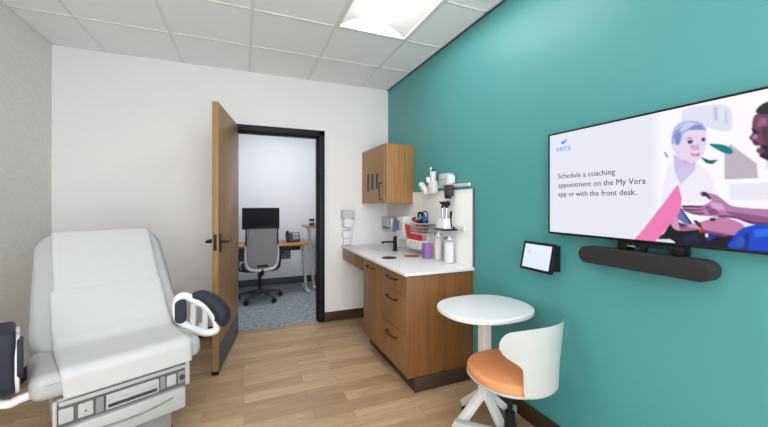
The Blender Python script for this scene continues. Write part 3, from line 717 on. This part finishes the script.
# curved shell back
bm = new()
PHI = R(-83)
rows = [(.438, 24, .228), (.442, 30, .232), (.452, 34, .235), (.48, 35.5, .238), (.52, 36, .238), (.56, 36.5, .238), (.585, 38, .239), (.600, 42, .241), (.615, 49, .244), (.63, 55, .248), (.65, 60, .253), (.675, 63, .257), (.70, 63, .261), (.725, 61, .265), (.742, 58, .268), (.752, 54, .270)]
NA = 32
for side in (0, 1):
    pass
def shell_pt(z, ang, rad, t):
    f = (z - .6) / .15; lift = (.030 - .022 * abs(t) ** 2) * max(0, f); lift += .012 * max(0, -t) * max(0, f) * 0
    tilt = .022 * max(0, (z - .42) / .33) ** 1.4
    a = PHI + t * R(ang); rr = min(rad, .232) + .040 * (abs(t) * ang / 62) ** 4 * max(0, min(1, f + .3)) - .02 * abs(t) ** 2 * max(0, f) * 0
    return Vector((rr * math.cos(a) + tilt * math.cos(PHI), rr * math.sin(a) + tilt * math.sin(PHI), z + lift))
outer = [[shell_pt(z, a, r, -1 + 2 * j / NA) for j in range(NA + 1)] for z, a, r in rows]
inner = [[shell_pt(z, a, r - .009, -1 + 2 * j / NA) for j in range(NA + 1)] for z, a, r in rows]
rings = []
for o_, i_ in zip(outer, inner): rings.append(o_ + list(reversed(i_)))
loft(bm, rings, cap0=False, cap1=False); bm.verts.ensure_lookup_table(); nn_ = 2 * (NA + 1)
for b0 in (0, (len(rings) - 1) * nn_):
    for j in range(NA): bm.faces.new((bm.verts[b0 + j], bm.verts[b0 + j + 1], bm.verts[b0 + nn_ - 2 - j], bm.verts[b0 + nn_ - 1 - j]))
bmesh.ops.smooth_vert(bm, verts=bm.verts, factor=.2, use_axis_x=True, use_axis_y=True, use_axis_z=True)
obj('shell_back', bm, 'offwhite', SW, sharp=60)
bm = new(); lathe(bm, [(.014, .24), (.014, .40)], (0, 0, 0), 16); lathe(bm, [(.03, .385), (.05, .398)], (0, 0, 0), 18); obj('gas_lift', bm, 'black', SW)
bm = new(); lathe(bm, [(.028, .085), (.028, .24), (.024, .245)], (0, 0, 0), 20); obj('lift_sleeve', bm, 'black', SW)
for k in range(4):
    a = R(133.6) - PI / 2 * k; dx, dy = math.cos(a), math.sin(a); L = .30
    bm = new(); bar(bm, (dx * .02, dy * .02, .118), (dx * L, dy * L, .108), .045, .026, .006); lg = obj('leg', bm, 'offwhite', SW)
    bm = new(); cx_, cy_ = dx * (L - .028), dy * (L - .028); px, py = -dy, dx
    for s in (-.014, .014):
        lathe(bm, [(.02, -.008), (.03, -.006), (.03, .006), (.02, .008)], (cx_ + px * s, cy_ + py * s, .030), 20, mx=Matrix.Rotation(a, 4, 'Z') @ Matrix.Rotation(PI / 2, 4, 'X'))
    tube(bm, [(cx_, cy_, .03), (cx_, cy_, .096)], .009, 8); box(bm, cx_ - .015, cx_ + .015, cy_ - .015, cy_ + .015, .05, .082, .006); obj('caster', bm, 'blackp', lg)
bm = new(); lathe(bm, [(.05, .09), (.05, .135), (.03, .14)], (0, 0, 0), 20); obj('base_hub', bm, 'offwhite', SW)

# ================================================================ SCREEN, SOUNDBAR, TABLET
TY, TZ, TWD, THT, TX = 1.41, 1.74, .985, .554, 1.585
TV = thing('television', 'large black framed wall screen showing a coaching message and two people', 'television', (TX, TY, TZ))
# local frame: everything hangs at x from 0 (glass) to .04 (back); y runs 0..-TWD, z 0..-THT
bm = new(); box(bm, .004, .034, -TWD, 0, -THT, 0, .003); obj('housing', bm, 'blackp', TV)
bm = new(); bz = .009
box(bm, -.002, .006, -TWD, 0, -bz, 0, .001); box(bm, -.002, .006, -TWD, 0, -THT, -THT + bz + .002, .001); box(bm, -.002, .006, -bz, 0, -THT, 0, .001); box(bm, -.002, .006, -TWD, -TWD + bz, -THT, 0, .001)
obj('bezel', bm, 'black', TV)
bm = new(); box(bm, .034, XR - TX - .001, -.65, -.35, -.45, -.15, .002); obj('wall_mount', bm, 'black', TV)
bm = new(); slab(bm, rrect(.05, .010, .004, 4, -.5, -THT + .003), 0, .004, .001, mx=Matrix.Rotation(-PI / 2, 4, 'Z') @ Matrix.Rotation(PI / 2, 4, 'X') @ Matrix.Scale(1, 4)); bm.free()

TV_PAINT = [
 ((250,247,254),40,[539,-321,1084,-220,1084,532,539,615]),
 ((222,224,240),5,[631,22,706,20,769,43,774,124,733,119,706,103,637,82]),
 ((185,198,228),4,[725,35,736,36,737,83,728,84]),
 ((200,205,230),5,[756,54,764,55,764,102,756,100]),
 ((225,222,236),6,[858,196,989,205,989,282,858,270]),
 ((232,230,242),4,[770,316,899,316,899,373,770,372]),
 ((196,188,198),3,[756,204,772,175,838,251,842,300,756,299]),
 ((20,140,155),2,[713,167,733,169,756,177,772,190,778,204,769,210,744,196]),
 ((10,120,115),2,[688,211,714,226,738,227,722,241,703,234]),
 ((60,160,175),2,[567,174,573,177,583,198,577,199]),
 ((238,234,248),3,[580,229,606,217,678,232,712,271,749,381,553,381]),
 ((208,194,232),2,[599,186,631,213,672,225,671,257,624,311,606,262]),
 ((180,186,222),3,[594,148,594,118,602,86,624,68,655,67,687,81,702,104,701,120,649,117,624,160,606,165]),
 ((228,212,238),2,[618,152,632,118,649,105,698,112,705,138,704,173,694,203,673,228,658,232,626,212,604,180,594,156,602,146]),
 ((142,154,214),2.5,[613,96,626,113,621,152,607,152,606,120]),
 ((200,210,238),2,[618,82,655,73,681,86,649,92,628,106]),
 ((146,156,212),1.5,[649,100,669,85,691,92,698,110,672,104]),
 ((120,85,130),1,[646,143,655,140,664,145,662,155,650,156]),
 ((120,85,130),1,[689,142,696,139,702,144,699,154,692,152]),
 ((150,125,180),1.2,[640,135,654,130,664,138,654,135]),
 ((205,182,214),2.5,[676,158,681,158,685,182,677,183]),
 ((216,110,160),1.2,[655,191,672,198,686,194,681,206,666,205]),
 ((250,240,250),0.8,[662,195,672,200,682,197,672,202]),
 ((200,178,214),2.5,[631,211,658,233,672,229,669,239,637,229]),
 ((208,198,236),2,[605,252,670,258,629,301]),
 ((22,18,44),2,[602,458,567,508,524,545,524,596,932,564,932,484,780,497,743,479,685,483]),
 ((28,70,170),5,[700,519,717,497,737,501,714,525]),
 ((40,44,90),6,[629,511,673,499,685,528,641,548]),
 ((235,232,245),1.5,[676,446,720,433,806,449,830,463,811,469,743,443]),
 ((122,136,194),1.2,[619,399,664,468,654,477,619,449,595,430]),
 ((50,52,100),1.2,[619,399,623,399,665,467,660,472]),
 ((204,142,182),1.5,[688,455,731,437,764,437,793,449,808,464,796,482,780,497,754,495,694,487,683,472]),
 ((140,84,136),3,[694,483,759,494,780,497,754,504,694,494]),
 ((216,164,196),1.2,[603,438,614,440,622,461,635,469,670,460,692,459,695,477,668,486,617,493,595,478,594,460]),
 ((120,70,110),1.2,[619,459,629,468,654,472,625,480,617,469]),
 ((202,96,50),1,[680,455,689,455,696,481,689,498,680,488,687,480]),
 ((70,60,80),1,[665,450,676,448,689,468,685,477,673,462]),
 ((240,236,244),1,[700,497,711,495,709,511,702,510]),
 ((40,40,80),1.5,[716,439,730,437,729,448,717,450]),
 ((192,142,184),1.2,[630,396,660,391,692,392,721,373,709,360,692,358,685,347,694,340,709,345,737,357,759,379,778,394,826,401,932,411,932,456,835,455,785,436,743,433,679,430,654,421,634,414]),
 ((128,78,128),3,[743,428,785,429,835,444,932,447,932,459,835,456,785,437,743,435]),
 ((70,44,84),0.8,[630,393,654,394,694,396,691,400,654,399,631,399]),
 ((80,50,90),0.8,[634,406,660,408,694,408,691,411,654,413,635,410]),
 ((90,58,98),0.8,[638,416,667,420,700,420,697,424,660,424]),
 ((70,50,80),1,[692,343,704,343,720,370,714,371,704,358,692,356]),
 ((214,176,208),4,[720,379,748,386,759,407,731,408,714,393]),
 ((22,92,212),1.5,[767,542,778,505,798,475,821,461,854,454,932,451,932,564,835,552]),
 ((14,60,160),4,[796,544,806,495,821,480,816,542]),
 ((60,130,235),4,[830,473,872,466,872,489,835,499]),
 ((236,232,245),2,[872,353,956,319,956,403,932,408,872,402]),
 ((140,88,118),1.5,[900,89,865,86,840,85,830,97,827,128,828,146,820,162,827,174,831,186,841,197,837,209,847,223,852,234,891,261,931,254,931,115]),
 ((172,122,158),4,[845,101,862,105,862,129,840,128]),
 ((62,58,62),1.5,[836,78,845,61,862,52,896,53,923,72,943,112,943,186,927,166,912,116,865,93,849,89]),
 ((60,40,66),2.5,[851,190,871,198,900,197,916,164,931,184,923,241,891,252,852,234,845,222,858,215,851,201]),
 ((245,240,248),1,[838,188,847,195,846,201,841,197]),
 ((48,46,110),1.2,[825,130,831,133,845,147,841,155,833,152,829,145]),
 ((60,42,90),1.2,[828,168,845,187,840,189,832,182]),
 ((206,176,206),2,[655,162,665,161,676,168,678,181,666,183,656,174]),
 ((190,205,240),1.2,[606,87,629,72,655,70,640,79,618,94]),
 ((150,160,212),1.2,[599,119,613,93,637,79,618,97,608,130]),
 ((70,60,96),0.8,[649,142,655,141,659,146,655,151]),
 ((70,60,96),0.8,[693,143,697,141,699,147,695,150]),
 ((255,255,255),0.6,[652,143,654,142,654,145,652,145]),
 ((110,68,96),2.5,[849,133,865,130,875,162,871,198,858,190,851,164]),
 ((196,150,176),2,[835,150,840,156,838,169,831,168,827,160]),
 ((98,58,84),1.5,[865,136,891,129,900,167,891,201,871,198]),
 ((160,108,150),3,[764,414,826,423,865,430,932,433,932,442,835,443,785,429]),
 ((150,100,142),2,[706,401,731,405,743,423,714,427]),
 ((112,70,110),1,[695,405,709,395,721,393,709,401]),
 ((180,120,160),1.5,[619,477,654,478,685,479,660,485,622,491]),
 ((70,110,190),3,[785,518,796,496,811,508,806,537,788,540]),
 ((238,138,190),0.6,[613,314,621,335,627,362,627,392,620,419,605,447,579,485,553,521,534,548,451,557,494,491,535,429,573,374]),
 ((218,226,236),1,[540,533,589,528,604,536,608,544,540,551]),
]

NX_, NY_ = 420, 236
sw, sh_ = (TWD - 2 * bz), (THT - 2 * bz - .002)
gxs = bz + sw * (np.arange(NX_ + 1)) / NX_; gys = bz + sh_ * np.arange(NY_ + 1) / NY_
GX, GY = np.meshgrid(gxs * 1000, gys * 1000)
img = np.zeros(GX.shape + (3,)); img[:] = (230, 231, 243)
def sdf(px, py, P):
    n = len(P); d = np.full(px.shape, 1e9); ins = np.zeros(px.shape, bool)
    for i in range(n):
        x0, y0 = P[i]; x1, y1 = P[(i + 1) % n]; ex, ey = x1 - x0, y1 - y0; wx, wy = px - x0, py - y0
        t = np.clip((wx * ex + wy * ey) / (ex * ex + ey * ey + 1e-9), 0, 1); d = np.minimum(d, np.hypot(wx - ex * t, wy - ey * t))
        c = ((y0 <= py) & (y1 > py)) | ((y1 <= py) & (y0 > py)); xi = x0 + (py - y0) / (ey if ey else 1e-9) * ex; ins ^= c & (px < xi)
    return np.where(ins, -d, d)
for col, soft, flat_ in TV_PAINT:
    P = [(p.x, p.y) for p in smooth_path([(flat_[i], flat_[i + 1], 0) for i in range(0, len(flat_), 2)], 4, True)] if len(flat_) > 12 else [(flat_[i], flat_[i + 1]) for i in range(0, len(flat_), 2)]
    sf = max(soft, .9) * 1.7; a = np.clip(.5 - sdf(GX, GY, P) / sf, 0, 1); a = a * a * (3 - 2 * a)
    img = img * (1 - a[..., None]) + np.array(col) * a[..., None]
wd_ = np.clip((225 - img.mean(-1, keepdims=True)) / 60, 0, 1); img = img * (1 - wd_) + 255 * (img / 255) ** 1.3 * wd_
for _ in range(1):
    pad_ = np.pad(img, ((1, 1), (1, 1), (0, 0)), mode='edge'); img = (pad_[1:-1, 1:-1] * 2 + pad_[:-2, 1:-1] + pad_[2:, 1:-1] + pad_[1:-1, :-2] + pad_[1:-1, 2:]) / 6
bm = new(); lay = bm.loops.layers.float_color.new('picture') if False else None
me = bpy.data.meshes.new('screen')
co = np.stack([np.zeros(GX.size), -GX.ravel() / 1000, -GY.ravel() / 1000], 1)
idx = np.arange(GX.size).reshape(GX.shape); q = np.stack([idx[:-1, :-1], idx[1:, :-1], idx[1:, 1:], idx[:-1, 1:]], -1).reshape(-1, 4)
me.from_pydata(co.tolist(), [], q.tolist())
at = me.color_attributes.new('picture', 'FLOAT_COLOR', 'POINT'); s_ = img.reshape(-1, 3) / 255; l_ = np.where(s_ <= .04045, s_ / 12.92, ((s_ + .055) / 1.055) ** 2.4)
at.data.foreach_set('color', np.concatenate([l_, np.ones((len(l_), 1))], 1).astype(np.float32).ravel())
m_, nt_, b_ = base_mat('screen_picture'); an = node(nt_, 'ShaderNodeVertexColor'); an.layer_name = 'picture'
nt_.links.new(an.outputs['Color'], b_.inputs['Emission Color']); b_.inputs['Emission Strength'].default_value = SCREEN; b_.inputs['Base Color'].default_value = (.01, .01, .01, 1); b_.inputs['Roughness'].default_value = .4; b_.inputs['Specular IOR Level'].default_value = .15
me.materials.append(m_); bm.free()
so = bpy.data.objects.new('screen', me); C.objects.link(so); so.parent = TV
TM = Matrix(((0, 0, -1, 0), (-1, 0, 0, 0), (0, 1, 0, 0), (0, 0, 0, 1)))   # text x -> -y, y -> z, facing -x
def tvtext(name, body, y_l, z, size, width, m): return text(name, body, size, m, so, Matrix.Translation((-.0008, y_l - TY, z - TZ)) @ TM, width)
tvtext('screen_lettering', 'Schedule a coaching', 1.346, 1.489, .038, .306, 'letter')
tvtext('screen_lettering', 'appointment on the My Vera', 1.345, 1.440, .038, .435, 'letter')
tvtext('screen_lettering', 'app or with the front desk.', 1.345, 1.392, .038, .398, 'letter')
tvtext('logo_lettering', 'vera', 1.360, 1.636, .05, .090, 'logo')
bm = new()
for pts in ([(1.328, 1.682), (1.316, 1.690), (1.310, 1.684), (1.297, 1.700), (1.294, 1.690), (1.303, 1.679), (1.314, 1.673), (1.322, 1.674)],):
    vs = [bm.verts.new((-.0008, y - TY, z - TZ)) for y, z in pts]; f = bm.faces.new(vs); bmesh.ops.solidify(bm, geom=[f], thickness=.0004)
obj('logo_mark', bm, 'logo', so)

# soundbar
SB = thing('soundbar', 'long dark grey fabric soundbar under the wall screen', 'soundbar', (1.63, .936, 1.105))
SM = Matrix(((0, 0, 1, 0), (1, 0, 0, 0), (0, 1, 0, 0), (0, 0, 0, 1)))    # plan x -> y, plan y -> z, depth -> x
bm = new(); slab(bm, rrect(.522, .080, .039, 10), -.085, -.008, .006, 4, mx=SM); obj('speaker_body', bm, 'soundcloth', SB)
bm = new(); slab(bm, rrect(.505, .07, .034, 10), -.010, .009, .002, 3, mx=SM); obj('back_cover', bm, 'blackp', SB)
BK = thing('soundbar_bracket', 'black metal bracket hanging between the screen and the soundbar', 'bracket', (1.60, .9, 1.15))
bm = new(); box(bm, -.02, .03, -.125, .125, .018, .034, .002); box(bm, -.02, .035, -.125, -.085, -.004, .02, .002); box(bm, -.02, .035, .085, .125, -.004, .02, .002); box(bm, -.02, .0, .01, .03, -.004, .02, .001); obj('mount_frame', bm, 'black', BK)
bm = new(); box(bm, -.021, -.015, .05, .085, .012, .020, .001); obj('connector', bm, 'steel', BK)

# wall tablet on a wedge
TB = thing('wall_tablet', 'small black tablet tilted on the teal wall beside the screen', 'tablet', (XR, 1.4725, 1.045))
TT = Matrix(((0, 0, -1, 0), (-1, 0, 0, 0), (0, 1, 0, 0), (0, 0, 0, 1)))
tl = Matrix.Translation((-.073, 0, 0)) @ Matrix.Rotation(R(12.5), 4, 'Y') @ TT
bm = new(); slab(bm, rrect(.225, .168, .010), -.014, .006, .003, 3, mx=tl); obj('case', bm, 'black', TB)
bm = new(); slab(bm, rrect(.19, .137, .002, 2, 0, .0), .0055, .0066, 0, mx=tl); ts = obj('display', bm, 'tabscreen', TB)
bm = new()
for x, y, w_ in ((-.055, .03, .035), (-.06, .018, .02), (-.01, .018, .01)): box(bm, x - w_ / 2, x + w_ / 2, y - .0012, y + .0012, .0066, .0071, mx=tl)
obj('display_marks', bm, 'tabink', ts)
bm = new()
vs = [Vector(p) for p in ((-.001, .095, -.075), (-.001, -.095, -.075), (-.001, -.095, .07), (-.001, .095, .07))]
vf = [tl @ Vector(p) for p in ((-.095, -.07, -.014), (.095, -.07, -.014), (.095, .07, -.014), (-.095, .07, -.014))]
loft(bm, [vs, vf]); obj('wedge_mount', bm, 'blackp', TB)

# ================================================================ OFFICE BEYOND THE DOOR
OD = thing('office_desk', 'office desk with wood top and white slanted legs beyond the door', 'desk', (0, 0, 0))
bm = new(); slab(bm, rrect(1.75, .58, .01, 4, .035, 5.40), .722, .75, .004); obj('desktop', bm, 'desk', OD)
for x in (-.72, .87):
    bm = new(); bar(bm, (x - .02, 5.40, .72), (x + .03, 5.40, .03), .06, .035); lg = obj('leg', bm, 'offwhite', OD)
    bm = new(); bar(bm, (x + .03, 5.14, .02), (x + .03, 5.66, .02), .05, .03); obj('foot', bm, 'offwhite', OD)
bm = new(); box(bm, .50, .78, 5.15, 5.4, .655, .72, .004); obj('drawer_tray', bm, 'blackp', OD)
bm = new(); box(bm, -.7, .85, 5.52, 5.55, .66, .72); box(bm, -.5, .7, 5.66, 5.675, .45, .66, .002); obj('cable_panel', bm, 'grating', OD)
HD = thing('standing_desk', 'taller wood topped desk with white leg to the right of the office desk', 'desk', (0, 0, 0))
bm = new(); slab(bm, rrect(.7, .50, .01, 4, 1.235, 5.50), .965, .995, .004); obj('desktop', bm, 'desk', HD)
for x in (1.02, 1.5):
    bm = new(); bar(bm, (x - .06, 5.5, .965), (x + .02, 5.5, .03), .06, .035); obj('leg', bm, 'offwhite', HD)
    bm = new(); bar(bm, (x + .02, 5.27, .02), (x + .02, 5.73, .02), .05, .03); obj('foot', bm, 'offwhite', HD)
CP = thing('pen_cup', 'dark cup standing on the taller desk', 'cup', (.985, 5.36, .995))
bm = new(); lathe(bm, [(.034, 0), (.04, .004), (.042, .11), (.038, .11), (.036, .01)], (0, 0, 0), 20); obj('cup_body', bm, 'shell3', CP)
bm = new(); lathe(bm, [(.0425, .05), (.0432, .052), (.0432, .07), (.0425, .072)], (0, 0, 0), 20); obj('band', bm, 'greyplas', CP)
MN = thing('monitor', 'black computer monitor on the office desk', 'monitor', (.24, 5.47, .75))
bm = new(); slab(bm, rrect(.535, .33, .008), 0, .03, .003, mx=Matrix.Translation((0, .02, .365)) @ Matrix.Rotation(PI / 2, 4, 'X')); obj('housing', bm, 'blackp', MN)
bm = new(); box(bm, -.258, .258, -.0115, -.010, .215, .52); obj('display', bm, 'screenoff', MN)
bm = new(); box(bm, -.267, .267, -.0125, -.009, .2, .208); obj('chin_strip', bm, 'greyplas', MN)
bm = new(); box(bm, -.03, .03, .02, .05, .0, .3, .004); obj('stand', bm, 'blackp', MN)
bm = new(); slab(bm, rrect(.24, .18, .02, 4, 0, .03), 0, .012, .003); obj('stand_base', bm, 'blackp', MN)
PH = thing('desk_phone', 'dark desk phone with handset on the office desk', 'phone', (.70, 5.40, .75))
bm = new(); mm = Matrix.Translation((0, 0, .075)) @ Matrix.Rotation(R(50), 4, 'X')
slab(bm, rrect(.21, .17, .012), -.015, .01, .004, mx=mm); box(bm, -.08, .08, -.02, .09, 0, .03, .004); obj('phone_body', bm, 'armpad', PH)
bm = new(); slab(bm, rrect(.09, .05, .003, 3, .045, .045), .01, .012, .0, mx=mm); obj('display', bm, 'shell2', PH)
bm = new()
for i in range(4):
    for j in range(3): slab(bm, rrect(.014, .010, .002, 2, .012 + i * .022, -.005 - j * .02), .01, .013, .0, mx=mm)
obj('keypad', bm, 'greyplas', PH)
bm = new(); tube(bm, [mm @ Vector((-.075, -.08, .02)), mm @ Vector((-.075, -.05, .038)), mm @ Vector((-.075, .05, .038)), mm @ Vector((-.075, .085, .02))], [.024, .015, .015, .024], 10, 4); obj('handset', bm, 'blackp', PH)
KB = thing('keyboard', 'black keyboard on the office desk behind the chair', 'keyboard', (.22, 5.2, .75))
bm = new(); slab(bm, rrect(.42, .13, .008), 0, .018, .004); obj('key_tray', bm, 'blackp', KB)

OC = thing('office_chair', 'grey mesh back office chair on black casters at the office desk', 'chair', (.205, 5.06, 0), R(5))
CY = -.22
def bkx(z): return CY - .03 * math.sin((z - .45) * 3.0)
bm = new(); n1, n2 = 14, 16; g = []
for i in range(n2 + 1):
    f = i / n2; z = .475 + .535 * f; w2 = .185 + .025 * math.sin(PI * min(1, f * 1.1)) - .0 * f
    if f < .12: w2 *= .78 + .22 * (f / .12) ** .5
    g.append([bm.verts.new((-w2 + 2 * w2 * j / n1, bkx(z) - .035 * (1 - (2 * j / n1 - 1) ** 2), z)) for j in range(n1 + 1)])
for i in range(n2):
    for j in range(n1): bm.faces.new((g[i][j], g[i][j + 1], g[i + 1][j + 1], g[i + 1][j])).smooth = True
bk = obj('mesh_back', bm, 'mesh', OC); md = bk.modifiers.new('thick', 'SOLIDIFY'); md.thickness = .006
bm = new()
tube(bm, [(-.205, bkx(.8), .80), (-.208, bkx(.65), .62), (-.19, bkx(.5), .52), (-.14, bkx(.46) - .02, .47), (0, bkx(.46) - .035, .455), (.14, bkx(.46) - .02, .47), (.19, bkx(.5), .52), (.208, bkx(.65), .62), (.205, bkx(.8), .80)], [.010, .016, .02, .022, .024, .022, .02, .016, .010], 10, 5); obj('back_frame', bm, 'greyplas', OC, label='silver grey lower back frame')
bm = new(); tube(bm, [(-.203, bkx(.8), .78), (-.2, bkx(.95), .97), (-.185, bkx(1.0), 1.015), (0, bkx(1.0) - .034, 1.022), (.185, bkx(1.0), 1.015), (.2, bkx(.95), .97), (.203, bkx(.8), .78)], .010, 8, 5); obj('top_frame', bm, 'blackp', OC)
bm = new(); box(bm, -.07, .07, bkx(.5) - .05, bkx(.5) - .035, .50, .53, .005); obj('lumbar_knob', bm, 'blackp', OC)
bm = new(); slab(bm, rrect(.47, .46, .1, 6, 0, .03), .42, .49, .025); obj('seat', bm, 'armpad', OC)
bm = new(); tube(bm, [(0, CY - .04, .47), (0, CY - .02, .40), (0, 0, .39)], .022, 10, 4); lathe(bm, [(.025, .12), (.025, .40)], (0, 0, 0), 14); obj('gas_lift', bm, 'blackp', OC)
for s in (-1, 1):
    bm = new(); tube(bm, [(s * .2, .02, .42), (s * .27, .02, .44), (s * .275, .02, .64)], .016, 10, 4); ar = obj('armrest', bm, 'blackp', OC)
    bm = new(); slab(bm, rrect(.08, .24, .03, 5, s * .275, .03), .64, .668, .01); obj('arm_pad', bm, 'blackp', ar)
for k in range(5):
    a = R(-60 + 72 * k); dx, dy = math.cos(a), math.sin(a)
    bm = new(); tube(bm, [(dx * .02, dy * .02, .12), (dx * .15, dy * .15, .105), (dx * .30, dy * .30, .075)], [.026, .02, .014], 8, 4); lg = obj('base_leg', bm, 'shell3', OC)
    bm = new()
    for s in (-.016, .016): lathe(bm, [(.02, -.008), (.03, -.006), (.03, .006), (.02, .008)], (dx * .30 - dy * s, dy * .30 + dx * s, .03), 16, mx=Matrix.Rotation(a, 4, 'Z') @ Matrix.Rotation(PI / 2, 4, 'X'))
    tube(bm, [(dx * .30, dy * .30, .03), (dx * .30, dy * .30, .075)], .010, 8); obj('caster', bm, 'blackp', lg)
